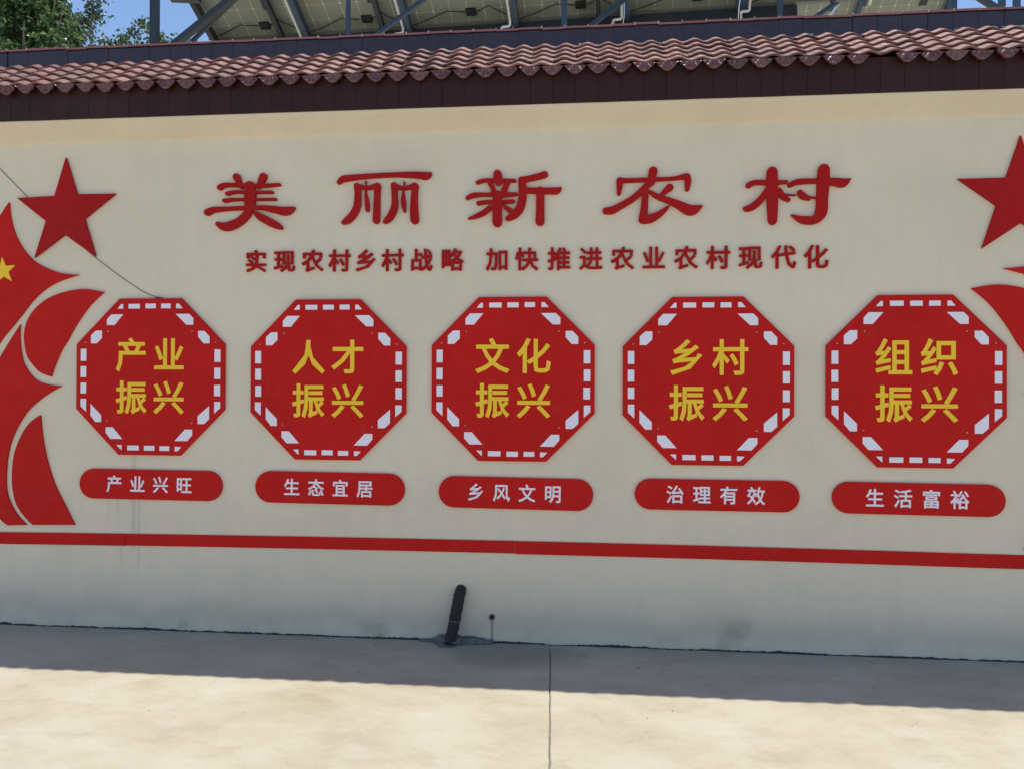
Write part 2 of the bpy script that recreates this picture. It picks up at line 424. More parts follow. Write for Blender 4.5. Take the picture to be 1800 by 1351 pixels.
# fascia tiles
fm = bmesh.new(); box(fm, -P/2+.0004, P/2-.0004, 0, .011, -.098, .098)
bmesh.ops.bevel(fm, geom=[e for e in fm.edges if abs(e.verts[0].co.y) < 1e-5 and abs(e.verts[1].co.y) < 1e-5], offset=.0012, segments=1, affect='EDGES')
fme = bpy.data.meshes.new('fascia_tile'); fm.to_mesh(fme); fm.free(); fme.materials.append(M['plum'])
XL, XR = -4.02, 2.66
ncol = int((XR-XL)/P)
def tiles_rest(name, me, mats_xs, parent, tf):
    """the out-of-view continuation joined into one part"""
    bm = bmesh.new()
    for x in mats_xs:
        t = bmesh.new(); t.from_mesh(me); t.transform(tf(x)); tmp = bpy.data.meshes.new('t'); t.to_mesh(tmp); t.free(); bm.from_mesh(tmp); bpy.data.meshes.remove(tmp)
    o = bm_obj(name, bm, me.materials[0], parent); o['kind'] = 'stuff'; return o
outx = [XL-P*(i+1) for i in range(15)]+[XL+P*ncol+P*i for i in range(18)]
for i in range(ncol):
    o = me_obj('fascia_tile', fme, None, wall); o.location = (XL+P*i, YF+random.uniform(-.0008, .0008), ZF0+.096+random.uniform(-.001, .001)); o.rotation_euler = (random.uniform(-.006, .006), 0, random.uniform(-.006, .006))
tiles_rest('fascia_tile_run', fme, outx, wall, lambda x: Matrix.Translation((x, YF, ZF0+.096)))

# roof tile: one S wave, thick front lip. local x across, y up the slope, z normal
def wave(t): return .0088*cos(2*pi*t)
def roof_tile_mesh(length, th=.0125):
    bm = bmesh.new(); nx = 10; top = []; bot = []
    for j, y in enumerate((0, .006, length)):
        rt_ = []; rb = []
        for i in range(nx+1):
            t = i/nx-.5; z = wave(t); lift = .0185*(1-y/length)
            rt_.append(bm.verts.new((t*(P-.0012), y, z+lift+(th if j else th-.003)))); rb.append(bm.verts.new((t*(P-.0012), y, z+lift)))
        top.append(rt_); bot.append(rb)
    for j in range(2):
        for i in range(nx): bm.faces.new((top[j][i], top[j][i+1], top[j+1][i+1], top[j+1][i]))
    for i in range(nx): bm.faces.new((bot[0][i], bot[0][i+1], top[0][i+1], top[0][i])); bm.faces.new((bot[0][i+1], bot[0][i], bot[2][i], bot[2][i+1]))
    me = bpy.data.meshes.new('roof_tile'); bm.normal_update(); bm.to_mesh(me); bm.free()
    for p in me.polygons: p.use_smooth = abs(p.normal.z) > .5
    me.materials.append(M['tile']); return me
NROW = 5; ROW = LEN/NROW
rme = roof_tile_mesh(ROW*1.18)
up_s = Vector((0, cos(SL), sin(SL))); nrm_s = Vector((0, -sin(SL), cos(SL)))
def slope_matrix(x, s, lift=0.0):
    o = Vector((x, EY, EZ))+up_s*s+nrm_s*lift
    return Matrix(((1, 0, 0, o.x), (0, up_s.y, nrm_s.y, o.y), (0, up_s.z, nrm_s.z, o.z), (0, 0, 0, 1)))
for r in range(NROW):
    for i in range(ncol):
        x = XL+P*i
        o = me_obj('roof_tile', rme, None, wall)
        o.matrix_world = slope_matrix(x+random.gauss(0, .0016), ROW*r+random.gauss(0, .0030), random.uniform(-.001, .002)) @ Matrix.Rotation(random.gauss(0, .012), 4, 'Z') @ Matrix.Rotation(random.gauss(0, .010), 4, 'X') @ Matrix.Rotation(random.gauss(0, .012), 4, 'Y')
bm = bmesh.new()
for x in outx:
    for r in range(NROW):
        t = bmesh.new(); t.from_mesh(rme); t.transform(slope_matrix(x, ROW*r)); tmp = bpy.data.meshes.new('t'); t.to_mesh(tmp); t.free(); bm.from_mesh(tmp); bpy.data.meshes.remove(tmp)
bm_obj('roof_tile_run', bm, M['tile'], wall)['kind'] = 'stuff'
# rear slope
bm = bmesh.new()
RY, RZ = EY+LEN*cos(SL)+.12, EZ+LEN*sin(SL)
for i in range(int((X1-X0)/P)):
    for r in range(3):
        t = bmesh.new(); t.from_mesh(rme)
        b_up = Vector((0, -cos(SL), sin(SL))); b_n = Vector((0, sin(SL), cos(SL))); oo = Vector((X0+P*(i+.5), RY, RZ))-b_up*(ROW*(r+1))
        t.transform(Matrix(((-1, 0, 0, oo.x), (0, b_up.y, b_n.y, oo.y), (0, b_up.z, b_n.z, oo.z), (0, 0, 0, 1))))
        tmp = bpy.data.meshes.new('t'); t.to_mesh(tmp); t.free(); bm.from_mesh(tmp); bpy.data.meshes.remove(tmp)
bm_obj('rear_roof_tiles', bm, M['tile'], wall)['kind'] = 'stuff'

# drip tiles: hanging half-round fan with raised ribs
def drip_mesh():
    bm = bmesh.new(); nx = 16; nz = 6; g = []
    H = .050
    for i in range(nx+1):
        t = i/nx*2-1; hh = H*(1-abs(t)**1.55)+.003; col = []
        for j in range(nz+1):
            s = j/nz; z = -hh*s
            ang = math.atan2(t*P/2, .02+hh*s); rr = math.hypot(t*P/2, hh*s)
            rel = .0032*cos(ang*11)*min(1, rr/.02) - .004*(s**3) + .0025*(1 if .8 < s < .97 else 0)
            col.append(bm.verts.new((t*(P/2-.001), -.008-rel-.010*s, z)))
        g.append(col)
    for i in range(nx):
        for j in range(nz): bm.faces.new((g[i][j+1], g[i+1][j+1], g[i+1][j], g[i][j]))
    back = [[bm.verts.new((v.co.x, v.co.y+.012, v.co.z)) for v in (c[0], c[-1])] for c in g]
    for i in range(nx):
        bm.faces.new((back[i][1], back[i+1][1], g[i+1][-1], g[i][-1])); bm.faces.new((back[i][0], back[i+1][0], back[i+1][1], back[i][1]))
        bm.faces.new((g[i][0], g[i+1][0], back[i+1][0], back[i][0]))
    me = bpy.data.meshes.new('drip_tile'); bmesh.ops.recalc_face_normals(bm, faces=bm.faces); bm.to_mesh(me); bm.free(); me.materials.append(M['drip']); return me
dme = drip_mesh()
DY, DZ = EY-.008, EZ+.010
xs_d = [XL+P*(i+.5) for i in range(ncol)]
gap_x = at(1533, 95, -.17).x
miss = min(range(ncol), key=lambda i: abs(xs_d[i]-gap_x))
for i, x in enumerate(xs_d):
    if i == miss: continue
    o = me_obj('drip_tile', dme, None, wall); o.location = (x, DY+random.gauss(0, .002), DZ+random.gauss(0, .0012)); o.rotation_euler = (random.gauss(.04, .05), random.gauss(0, .012), random.gauss(0, .03))
tiles_rest('drip_tile_run', dme, [x+P/2 for x in outx], wall, lambda x: Matrix.Translation((x, DY, DZ)))

# ridge tiles
RP = .1425; ry0 = EY+LEN*cos(SL)-.008; rz0 = EZ+LEN*sin(SL)-.015; rh = .140
def ridge_mesh():
    bm = bmesh.new(); g = .0012
    prof = [(a_-ry0, b_-rz0) for a_, b_ in [(ry0, rz0), (ry0-.003, rz0+rh-.022), (ry0-.013, rz0+rh-.017), (ry0-.013, rz0+rh-.004), (ry0, rz0+rh), (ry0+.13, rz0+rh), (ry0+.14, rz0+rh-.01), (ry0+.14, rz0)]]
    a = [bm.verts.new((-RP/2+g, *p)) for p in prof]; b = [bm.verts.new((RP/2-g, *p)) for p in prof]; k = len(prof)
    for i in range(k):
        f = bm.faces.new((a[i], a[(i+1) % k], b[(i+1) % k], b[i])); f.material_index = 1 if i in (2, 3, 4) else 0
    bm.faces.new(a[::-1]); bm.faces.new(b); bmesh.ops.recalc_face_normals(bm, faces=bm.faces)
    me = bpy.data.meshes.new('ridge_tile'); bm.to_mesh(me); bm.free(); me.materials.append(M['ridge']); me.materials.append(M['ridge_top_lit']); return me
rgm = ridge_mesh()
nr = int((X1-X0)/RP)
for i in range(nr):
    x = X0+RP*(i+.5)
    if not -4.3 < x < 2.9: continue
    o = me_obj('ridge_tile', rgm, None, wall); o.location = (x, ry0+random.gauss(0, .0012), rz0+random.gauss(0, .0018)); o.rotation_euler = (random.gauss(0, .003), random.gauss(0, .004), random.gauss(0, .005))
bm = bmesh.new()
for a_, b_ in ((X0, -4.33), (2.93, X1)): box(bm, a_, b_, ry0, ry0+.14, rz0, rz0+rh-.002)
bm_obj('ridge_end', bm, M['ridge'], wall)
bm = bmesh.new(); box(bm, -4.3, 2.9, ry0+.008, ry0+.132, rz0-.004, rz0+rh-.005); bm_obj('ridge_bed', bm, M['pale_mortar'], wall)   # mortar seen in the seams
bm = bmesh.new()                                                     # pale pointing on the ridge lip at every seam
for i in range(nr):
    x = X0+RP*i
    if -4.25 < x < 2.85 and random.random() < .85:
        k = random.uniform(.002, .0045); box(bm, x-k, x+k, ry0-.0155, ry0+.01, rz0+rh-.016*random.uniform(.5, 1.1), rz0+rh+.0015)
bm_obj('ridge_pointing', bm, M['pale_mortar'], wall)['kind'] = 'stuff'
# pale mortar squeezed out under the ridge
def lump(name, pts, mat, parent, r, sq=1.0, seg=3):
    bm = bmesh.new()
    for (p, s) in pts:
        m = bmesh.ops.create_icosphere(bm, subdivisions=seg, radius=1)
        for v in m['verts']:
            k = 1+.35*noise.noise(v.co*1.7+Vector(p)*9)+.28*noise.noise(v.co*4.5+Vector(p)*3)+.12*noise.noise(v.co*11)
            v.co = Vector((v.co.x*s[0]*k, v.co.y*s[1]*k, v.co.z*s[2]*k))+Vector(p)
    return bm_obj(name, bm, mat, parent, True)
pts = []
for u, du in ((1695, .10), (1745, .05), (1775, .09), (1800, .06), (1425, .03), (1215, .02), (1100, .03), (1020, .02)):
    q = at(u, 40 + (1800-u)*.04, ry0-.012); q.z = rz0+.018
    pts.append((tuple(q), (du*.55, .010, .009)))
lump('ridge_mortar', pts, M['pale_mortar'], wall, 1)

# ---------------------------------------------------------------- ornaments on the wall
def wall_thing(name, bm, mat, origin, label, cat, group=None, y=-.0005):
    for v in bm.verts: v.co.x -= origin[0]; v.co.z -= origin[1]
    o = bm_obj(name, bm, mat); o.location = (origin[0], y, origin[1]); return tag(o, label, cat, group)
def to_xz(pts, mir=None):
    out = []
    for u, v in pts:
        q = at(u, v)
        out.append((q.x, q.z) if mir is None else (mir-q.x, q.z+(-.022)))
    return out
MIR = 2*-.449
def smooth_closed(pts, corners):
    """Catmull-Rom through pts except at sharp corners"""
    n = len(pts); out = []
    for i in range(n):
        p1 = pts[i]; p2 = pts[(i+1) % n]
        p0 = pts[i-1] if i not in corners else p1; p3 = pts[(i+2) % n] if (i+1) % n not in corners else p2
        for k in range(4):
            t = k/4; out.append(tuple(.5*(2*p1[j]+(p2[j]-p0[j])*t+(2*p0[j]-5*p1[j]+4*p2[j]-p3[j])*t*t+(-p0[j]+3*p1[j]-3*p2[j]+p3[j])*t**3) for j in (0, 1)))
    return out
A_ = [(18,357),(21,384),(29,413),(44,440),(64,461),(89,474),(111,481),(141,484),(124,489),(100,498),(78,512),(58,531),(42,552),(20,579),(0,605),(-52,690),(-130,700),(-150,560),(-120,470),(-60,478),(0,384)]
A_c = {0, 7, 15, 16, 17, 18, 19}
B_ = [(185,514),(164,510),(142,509),(115,514),(89,524),(67,540),(52,560),(45.5,580),(45,602),(50,626),(60,641),(72.5,654),(92,662),(96,649),(103.6,630),(111,614),(120,600),(137.6,568.7),(160,537.6)]
B_c = {0, 12}
C_ = [(38,571),(36.6,584),(38,611),(44,639),(60,663),(80,674),(110,678.5),(91,689),(70,704),(49,724),(31,753),(19,784),(13.5,820),(13,854),(18,877),(31,902),(48,921),(15.5,922),(0,908),(-40,860),(-90,760),(-60,740),(0,632)]
C_c = {0, 6, 16, 17, 20, 21}
D_ = [(73,729),(75,753),(80,786.5),(89,823),(101,856.5),(116.6,887.5),(133,921),(60,921),(46.6,908),(31,885),(24,854),(24,820),(28.5,792),(41.5,760.6),(57,740)]
D_c = {0, 6, 7}
star_px = [(119,278.5),(138.6,343),(206,342),(151.6,386),(171,452),(117,413.7),(64,454),(84,390),(33.7,349.7),(99,346)]
ys_c = at(9, 477); 
for side, mir in (('left', None), ('right', MIR)):
    pa = [to_xz(smooth_closed(s, c), mir) for s, c in ((A_, A_c), (B_, B_c), (C_, C_c), (D_, D_c))]
    if mir is not None: pa[3] = [(x+.095, z) for x, z in pa[3]]
    for pts, nm, lb in zip(pa, ('flag_board', 'ribbon_board', 'flag_board', 'ribbon_board'),
        ('large red flag-shaped board with a yellow star below the %s red star', 'red leaf-shaped ribbon board with sharp tip beside the %smost octagon top',
         'red ribbon board pointing inwards at mid height beside the %smost octagon', 'red leaf-shaped board with curved sides just above the %s end of the red stripe')):
        c = (sum(p[0] for p in pts)/len(pts), sum(p[1] for p in pts)/len(pts))
        bm = poly_slab(pts, .013)
        o = wall_thing(nm, bm, M['red'], c, lb % side, 'wall decoration', 'red ribbon shapes at the ends of the wall')
        if pts is pa[0]:
            sc = (ys_c.x, ys_c.z) if mir is None else (mir-ys_c.x, ys_c.z-.022)
            sp = []
            for k in range(10):
                rr = .088 if k % 2 == 0 else .036; an = pi/2+k*pi/5+(.1 if mir is None else -.1)
                sp.append((rr*cos(an), rr*sin(an)))
            st = poly_slab(sp, .004); s_ = bm_obj('yellow_star', st, M['yellow'], o); s_.location = (sc[0]-c[0], -.0128, sc[1]-c[1])
    sp = to_xz(star_px, mir); c = (sum(p[0] for p in sp)/10, sum(p[1] for p in sp)/10)
    sp = [(c[0]+(.395 if k % 2 == 0 else .155)*cos(pi/2+k*pi/5), c[1]-.01+(.395 if k % 2 == 0 else .155)*sin(pi/2+k*pi/5)) for k in range(10)] if False else sp
    wall_thing('star_board', poly_slab(sp, .015), M['letter'], c, 'large plain red five-pointed star at the upper %s of the wall' % side, 'star', 'pair of red stars', y=-.0045 if mir is None else -.0005)

# red stripe in three lengths
cuts = [(-330, 221), (222, 905), (906, 2200)]
top = lambda u: 934+(u/1800)*41+ (0 if u < 0 or u > 1800 else -5.0*(1-((u-900)/900)**2))
names = ('left', 'middle', 'right')
for (a_, b_), nm, off in zip(cuts, names, (0, -.5, .4)):
    us = [a_+(b_-a_)*i/8 for i in range(9)]
    pts = to_xz([(u, top(u)) for u in us]+[(u, top(u)+20.5+u/1800*3.5+off) for u in us[::-1]])
    c = (sum(p[0] for p in pts)/len(pts), sum(p[1] for p in pts)/len(pts))
    wall_thing('red_stripe', poly_slab(pts, .008), M['red'], c, {'left': 'short left length of the flat red stripe below the ribbon boards', 'middle': 'middle length of the flat red stripe, above the black pipe', 'right': 'long right length of the flat red stripe below the three right octagons'}[nm], 'stripe', 'red stripe along the wall')

# ---- headline characters, brush strokes traced in the photograph's own proportions
Z = 1800/460.0
HEAD = [
 ('美', 340, [[(305,168,50),(318,198,38),(335,235,28)],[(488,165,52),(472,200,42),(455,235,30)],[(190,240,38),(230,222,30),(330,224,26),(470,227,26),(598,220,20)],[(240,282,26),(300,270,22),(400,272,20),(548,272,20)],[(222,330,28),(290,322,22),(400,322,18),(572,320,18)],[(395,228,66),(397,290,78),(395,345,72),(392,385,56)],[(105,410,46),(150,392,38),(250,385,28),(400,378,28),(480,378,32),(560,390,48),(635,402,58),(675,392,44),(703,378,10)],[(395,380,52),(370,430,54),(320,475,56),(262,502,62),(215,508,54),(178,490,34)],[(435,415,30),(470,442,50),(530,475,54),(580,500,46),(612,517,22)]]),
 ('丽', 340, [[(1005,205,26),(1035,182,42),(1100,172,38),(1200,162,32),(1400,152,32),(1540,154,44),(1605,160,50),(1636,142,16)],[(1130,228,40),(1136,290,42),(1130,370,48),(1100,430,50),(1062,466,46),(1036,480,26)],[(1130,230,38),(1180,240,28),(1220,240,28),(1270,228,40)],[(1272,230,44),(1268,300,42),(1265,400,46),(1262,465,48)],[(1190,195,8),(1190,218,8)],[(1190,255,8),(1190,280,14),(1198,330,28),(1202,395,26)],[(1385,225,44),(1388,300,38),(1388,370,46),(1365,430,48),(1335,465,40),(1318,478,18)],[(1385,228,40),(1430,242,28),(1480,240,28),(1525,228,42)],[(1530,230,44),(1523,300,46),(1522,400,54),(1526,462,58)],[(1453,200,8),(1453,218,8)],[(1447,255,8),(1447,285,18),(1448,330,32),(1452,372,30),(1456,405,14)]]),
 ('新', 780, [[(372,148,58),(375,180,58),(378,202,50)],[(235,205,26),(290,190,24),(380,190,24),(490,193,22)],[(315,200,34),(338,240,34),(348,280,34)],[(440,200,40),(425,240,38),(408,280,38)],[(165,312,26),(210,293,34),(300,288,24),(400,290,34),(500,285,24)],[(240,348,28),(290,340,26),(380,340,26),(480,334,26)],[(372,292,62),(370,380,64),(370,478,66)],[(322,378,34),(280,410,36),(230,435,30),(175,453,12)],[(418,368,22),(440,385,32),(470,405,36)],[(697,150,44),(650,165,42),(590,178,38),(545,188,44)],[(538,190,50),(545,260,56),(540,330,56),(520,390,56),(482,430,52),(442,452,34)],[(560,258,38),(650,262,42),(720,262,44),(778,262,44),(806,243,14)],[(665,262,56),(665,370,56),(663,472,62)]]),
 ('农', 1040, [[(422,128,62),(415,160,56),(408,200,56)],[(190,190,40),(192,230,42),(187,282,26)],[(190,190,40),(240,192,30),(400,185,28),(560,178,24),(640,162,36)],[(655,165,46),(660,200,44),(655,250,32)],[(400,205,50),(360,245,40),(290,310,42),(200,365,44),(140,395,50),(95,400,44)],[(370,250,40),(365,330,46),(358,410,54),(350,458,60)],[(350,462,52),(400,453,58),(460,425,44),(508,387,28),(530,367,12)],[(398,268,20),(450,300,36),(530,330,42),(600,360,56),(668,394,72),(712,388,56),(756,366,12)],[(535,240,52),(508,262,38),(472,294,20)]]),
 ('村', 1040, [[(1238,134,74),(1238,250,78),(1240,380,72),(1240,465,62)],[(1075,225,38),(1120,206,34),(1220,206,32),(1335,202,24)],[(1210,250,40),(1170,310,46),(1120,360,48),(1070,385,40),(1048,382,22)],[(1285,260,36),(1310,300,40),(1350,325,26)],[(1290,284,8),(1400,293,8)],[(1428,272,34),(1445,295,46),(1490,316,26)],[(1490,305,10),(1550,312,10)],[(1592,118,80),(1588,200,84),(1580,320,78),(1573,408,80),(1530,460,58),(1450,462,52),(1395,440,24),(1370,428,8)],[(1360,222,34),(1420,200,38),(1560,195,34),(1660,200,54),(1725,208,58),(1772,181,10)]]),
]
for ch, ox, strokes in HEAD:
    polys = []
    for s in strokes: polys += stroke(s)
    v, f = union(polys, 1e-3)
    pts = [at(q[0]/Z+ox, q[1]/Z+270) for q in v]
    pts = [(q.x, q.z) for q in pts]
    c = ((min(p[0] for p in pts)+max(p[0] for p in pts))/2, (min(p[1] for p in pts)+max(p[1] for p in pts))/2)
    wall_thing('headline_character', slab(pts, f, .022), M['letter'], c, 'large red brush-style character %s in the top row' % {'美': 'meaning beautiful, leftmost', '丽': 'with a long top bar, second from left', '新': 'meaning new, middle one', '农': 'meaning farming, second from the right', '村': 'meaning village, rightmost'}[ch], 'character', 'large headline characters')

# ---- slogan row
g1 = list(zip('实现农村乡村战略', (451, 501, 550, 597.6, 644, 690.6, 741, 795)))
g2 = list(zip('加快推进农业农村现代化', (874.5, 926, 983, 1038.6, 1094, 1148.8, 1205.5, 1262, 1319, 1377, 1434)))
row = g1+g2; cnt = {}
tot = {}
for ch, _ in row: tot[ch] = tot.get(ch, 0)+1
PINYIN = dict(zip('实现农村乡战略加快推进业代化', ('shi', 'xian', 'nong', 'cun', 'xiang', 'zhan', 'lue', 'jia', 'kuai', 'tui', 'jin', 'ye', 'dai', 'hua')))
cache = {}
for k, (ch, u) in enumerate(row):
    cnt[ch] = cnt.get(ch, 0)+1
    v = 460-(u-451)/983*8.0
    if ch not in cache: cache[ch] = glyph_mesh(ch, .021, .140, .140, .013)
    o = me_obj('slogan_character', cache[ch], M['letter']); q = at(u, v); o.location = (q.x, -.0005, q.z); o.rotation_euler = (0, random.gauss(0, .008), 0)
    kk, half = (k, 'left') if k < 8 else (k-8, 'right')
    nth = ('leftmost', 'second', 'third', 'fourth', 'fifth', 'sixth', 'seventh', 'eighth', 'ninth', 'tenth', 'last')[kk]
    lb = 'small red raised character %s, %s in the %s half of the slogan row' % (PINYIN[ch], 'last' if k == 7 else nth, half)
    tag(o, lb, 'character', 'small slogan characters')

# ---- octagon boards
OW, OH, SP, OX0, OZ = .9686, .9695, 1.1335, -2.7201, 1.5585
def OU(zx, zy): return ((zx-72)/1261*OW-OW/2, OH/2-(zy-75)/1203*OH)
MARKS = [[(457,117),(473,117),(473,153),(424,153)], [(521,117),(617,117),(617,153),(521,153)], [(663,117),(750,117),(750,153),(663,153)], [(796,117),(876,117),(876,153),(796,153)], [(924,117),(948,117),(980,153),(924,153)],
 [(475,197),(402,279),(336,279),(336,235),(372,197)], [(292,322),(292,380),(248,420),(198,420),(198,358),(240,322)],
 [(110,463),(158,463),(158,556),(110,556)], [(110,598),(158,598),(158,682),(110,682)], [(110,725),(158,725),(158,806),(110,806)], [(110,848),(158,848),(158,948),(110,905)],
 [(198,885),(290,972),(290,1025),(240,1025),(198,975)], [(330,1066),(390,1066),(474,1156),(372,1156),(330,1110)],
 [(425,1202),(470,1202),(470,1242)], [(517,1205),(615,1205),(615,1242),(517,1242)], [(659,1205),(748,1205),(748,1242),(659,1242)], [(792,1207),(875,1207),(875,1242),(792,1242)], [(920,1208),(976,1212),(942,1244),(920,1244)],
 [(1250,468),(1300,468),(1300,563),(1250,563)], [(1250,607),(1300,607),(1300,692),(1250,692)], [(1250,738),(1300,738),(1300,822),(1250,822)], [(1250,865),(1300,865),(1300,912),(1250,954)],
 [(1208,897),(1208,998),(1165,1035),(1112,1035),(1112,975)], [(1067,1078),(1067,1120),(1025,1166),(918,1166),(1005,1078)],
 [(920,197),(1035,197),(1070,230),(1070,280),(1012,280)], [(1112,327),(1165,327),(1208,370),(1208,422),(1158,422),(1112,372)]]
mark_me = []
for mk in MARKS:
    bm = poly_slab([OU(*p) for p in mk], .002); me = bpy.data.meshes.new('border_mark'); bm.to_mesh(me); bm.free(); me.materials.append(M['white']); mark_me.append(me)
oct_px = [(440,75),(964,75),(1333,428),(1333,925),(964,1278),(440,1278),(72,925),(72,428)]
bm = poly_slab([OU(*p) for p in oct_px], .018); oct_me = bpy.data.meshes.new('board_panel'); bm.to_mesh(bm and oct_me); bm.free(); oct_me.materials.append(M['red'])
bm = bmesh.new(); bmesh.ops.create_cone(bm, cap_ends=True, segments=8, radius1=.0045, radius2=.003, depth=.004, matrix=Matrix.Rotation(pi/2, 4, 'X')); scr = bpy.data.meshes.new('screw'); bm.to_mesh(scr); bm.free(); scr.materials.append(M['pale_mortar'])
TOPS = [('产业', 'leftmost'), ('人才', 'second'), ('文化', 'middle'), ('乡村', 'fourth'), ('组织', 'rightmost')]
ctr_px = [(266, 662), (577.5, 667), (901, 666), (1243, 669.5), (1607, 670)]
cg = {}
OCT = []
for i, (two, posn) in enumerate(TOPS):
    q = at(*ctr_px[i]); X, Zc = q.x, q.z
    OCT.append((X, Zc))
    root = empty('octagon_board', (X, -.0005, Zc)); tag(root, 'red octagonal board with white dashed border, %s of the row, reading %s' % ( {'leftmost': 'leftmost', 'second': 'second from the left', 'middle': 'middle', 'fourth': 'second from the right', 'rightmost': 'rightmost'}[posn], {'产业': 'chanye', '人才': 'rencai', '文化': 'wenhua', '乡村': 'xiangcun', '组织': 'zuzhi'}[two]), 'sign board', 'octagonal slogan boards')
    me_obj('board_panel', oct_me, None, root)
    for me in mark_me:
        o = me_obj('border_mark', me, None, root); o.location = (random.gauss(0, .0006), -.0178, random.gauss(0, .0006))
    for sx, sy in ((343,330),(150,413),(1060,330),(1257,413),(338,1018),(1062,1028)):
        a_, b_ = OU(sx, sy); o = me_obj('screw', scr, None, root); o.location = (a_, -.019, b_)
    for k, ch in enumerate(two+'振兴'):
        if ch not in cg: cg[ch] = glyph_mesh(ch, .019, .208, .214, .005)
        o = me_obj('character', cg[ch], M['yellow'], root)
        cx_, cy_ = OU((548, 868)[k % 2], (507, 833)[k//2]); o.location = (cx_, -.0178, cy_)

# ---- caption plaques
PL = [('产业兴旺', 266, 824.5, 877), ('生态宜居', 580, 829, 884.5), ('乡风文明', 906, 838, 893.5), ('治理有效', 1258.5, 842, 896.5), ('生活富裕', 1612, 848, 904)]
PWD = (250, 262, 271, 289, 304)
names = ('leftmost', 'second', 'middle', 'fourth', 'rightmost'); pg = {}
for i, (txt, u, v0, v1) in enumerate(PL):
    c = at(u, (v0+v1)/2); z1 = at(u, v0).z; z0 = at(u, v1).z; wd = at(u+PWD[i]/2, 850).x-at(u-PWD[i]/2, 850).x; r = (z1-z0)/2
    pts = [(wd/2-r+r*cos(t), r*sin(t)) for t in [(-pi/2+pi*k/12) for k in range(13)]]+[(-wd/2+r+r*cos(t), r*sin(t)) for t in [(pi/2+pi*k/12) for k in range(13)]]
    root = empty('caption_plaque', (c.x, -.0005, c.z)); root.rotation_euler = (0, (.004, .006, .009, .002, .006)[i], 0)
    tag(root, 'red rounded plaque with four white characters below the %s octagon board' % ('leftmost', 'second', 'middle', 'fourth', 'rightmost')[i], 'plaque', 'rounded caption plaques')
    bm_obj('plaque_panel', poly_slab(pts, .014), M['red'], root)
    for k, ch in enumerate(txt):
        if ch not in pg: pg[ch] = glyph_mesh(ch, .016, .104, .108, .003)
        o = me_obj('character', pg[ch], M['white'], root); o.location = ((k-1.5)*.152-.006, -.0138, .002)

# ---- wire, from the top left to the first octagon
pw = [(-160, 150), (-60, 237), (0, 297), (35, 333), (60, 359), (119, 412), (170, 455), (215, 489), (250, 512), (270, 521), (279, 524)]
bm = bmesh.new(); tube(bm, [at(u, v, -.004) for u, v in pw[:-1]]+[at(277, 523, -.02)], .0018, 6)
wire = bm_obj('wire', bm, M['black'], None); tag(wire, 'thin black wire sagging from the upper left behind the star to the leftmost octagon', 'wire')
bm = bmesh.new(); a_ = at(273, 524, -.012); b_ = at(287, 525, -.012); tube(bm, [a_, (a_+b_)/2, b_], [.004, .007, .004], 8); bm_obj('wire_end', bm, M['black'], wire)

# ---- pipe stub, mortar and weep hole
pb = ground_at(797, 1122); pt = at(807, 1049, -.040); pb.y = -.080
ax = [Vector((pb.x, pb.y, -.02)), Vector((pb.x+.001, pb.y, .03)), pb.lerp(pt, .35)+Vector((.0, 0, .0)), pb.lerp(pt, .6), pb.lerp(pt, .85), pt, pt+Vector((.003, .008, .022)), pt+Vector((.005, .03, .034)), pt+Vector((.006, .07, .036))]
base_r = .0335; fine = []; rr = []
for a_, b_ in zip(ax, ax[1:]):
    for k in range(5): fine.append(a_.lerp(b_, k/5)); rr.append(base_r*(1+.10*noise.noise(Vector((0, 0, fine[-1].z*60)))+.05*random.uniform(-1, 1)))
bm = bmesh.new(); tube(bm, fine, rr, 18)
for v in bm.verts: v.co += Vector((noise.noise(v.co*70), noise.noise(v.co*70+Vector((5, 0, 0))), 0))*.0045
pipe = bm_obj('wrapped_pipe', bm, M['rubber'], None, True); tag(pipe, 'short black wrapped pipe leaning against the foot of the wall', 'pipe')
bm = bmesh.new(); tube(bm, [pb.lerp(pt, .50), pb.lerp(pt, .515)], base_r*1.08, 18); bm_obj('tie', bm, M['mortar'], pipe)
o = lump('mortar_mound', [((pb.x-.01, -.045, .006), (.085, .055, .044)), ((pb.x+.10, -.02, .004), (.15, .034, .030)), ((pb.x-.10, -.015, .002), (.09, .025, .014)), ((pb.x-.02, -.10, .002), (.05, .022, .010))], M['mortar'], None, 1, seg=4)
tag(o, 'rough grey mortar mound around the foot of the black pipe', 'mortar')
hq = at(865, 1083)
bm = bmesh.new(); tube(bm, [hq+Vector((0, .03, 0)), hq+Vector((0, -.010, 0))], .0165, 14, False); tube(bm, [hq+Vector((0, -.010, 0)), hq+Vector((0, .03, 0))], .0115, 14, False)
for v in bm.verts: v.co.x += .0015*noise.noise(v.co*80)
hole = bm_obj('weep_pipe', bm, M['rust'], None); tag(hole, 'small dark weep hole pipe stub with a rust streak, right of the black pipe', 'pipe')
bm = bmesh.new(); bmesh.ops.create_circle(bm, cap_ends=True, segments=12, radius=.0118, matrix=Matrix.Translation(hq+Vector((0, -.0035, 0))) @ Matrix.Rotation(pi/2, 4, 'X')); bm_obj('weep_bore', bm, M['black'], hole)

# loose stones and crumbs on the slab
bm = bmesh.new()
for u, v, r in ((660, 1132, .005), (1122, 1173, .006), (632, 1180, .004), (1182, 1249, .004), (430, 1252, .003), (262, 1248, .003), (1138, 1262, .003)):
    q = ground_at(u, v); m = bmesh.ops.create_icosphere(bm, subdivisions=1, radius=r)
    for vv in m['verts']: vv.co = Vector((vv.co.x*(1+.3*random.random()), vv.co.y, vv.co.z*.5))+q+Vector((0, 0, r*.3))
pe = bm_obj('pebbles', bm, M['mortar']); tag(pe, 'few small crumbs lying on the concrete', 'pebbles', kind='stuff')

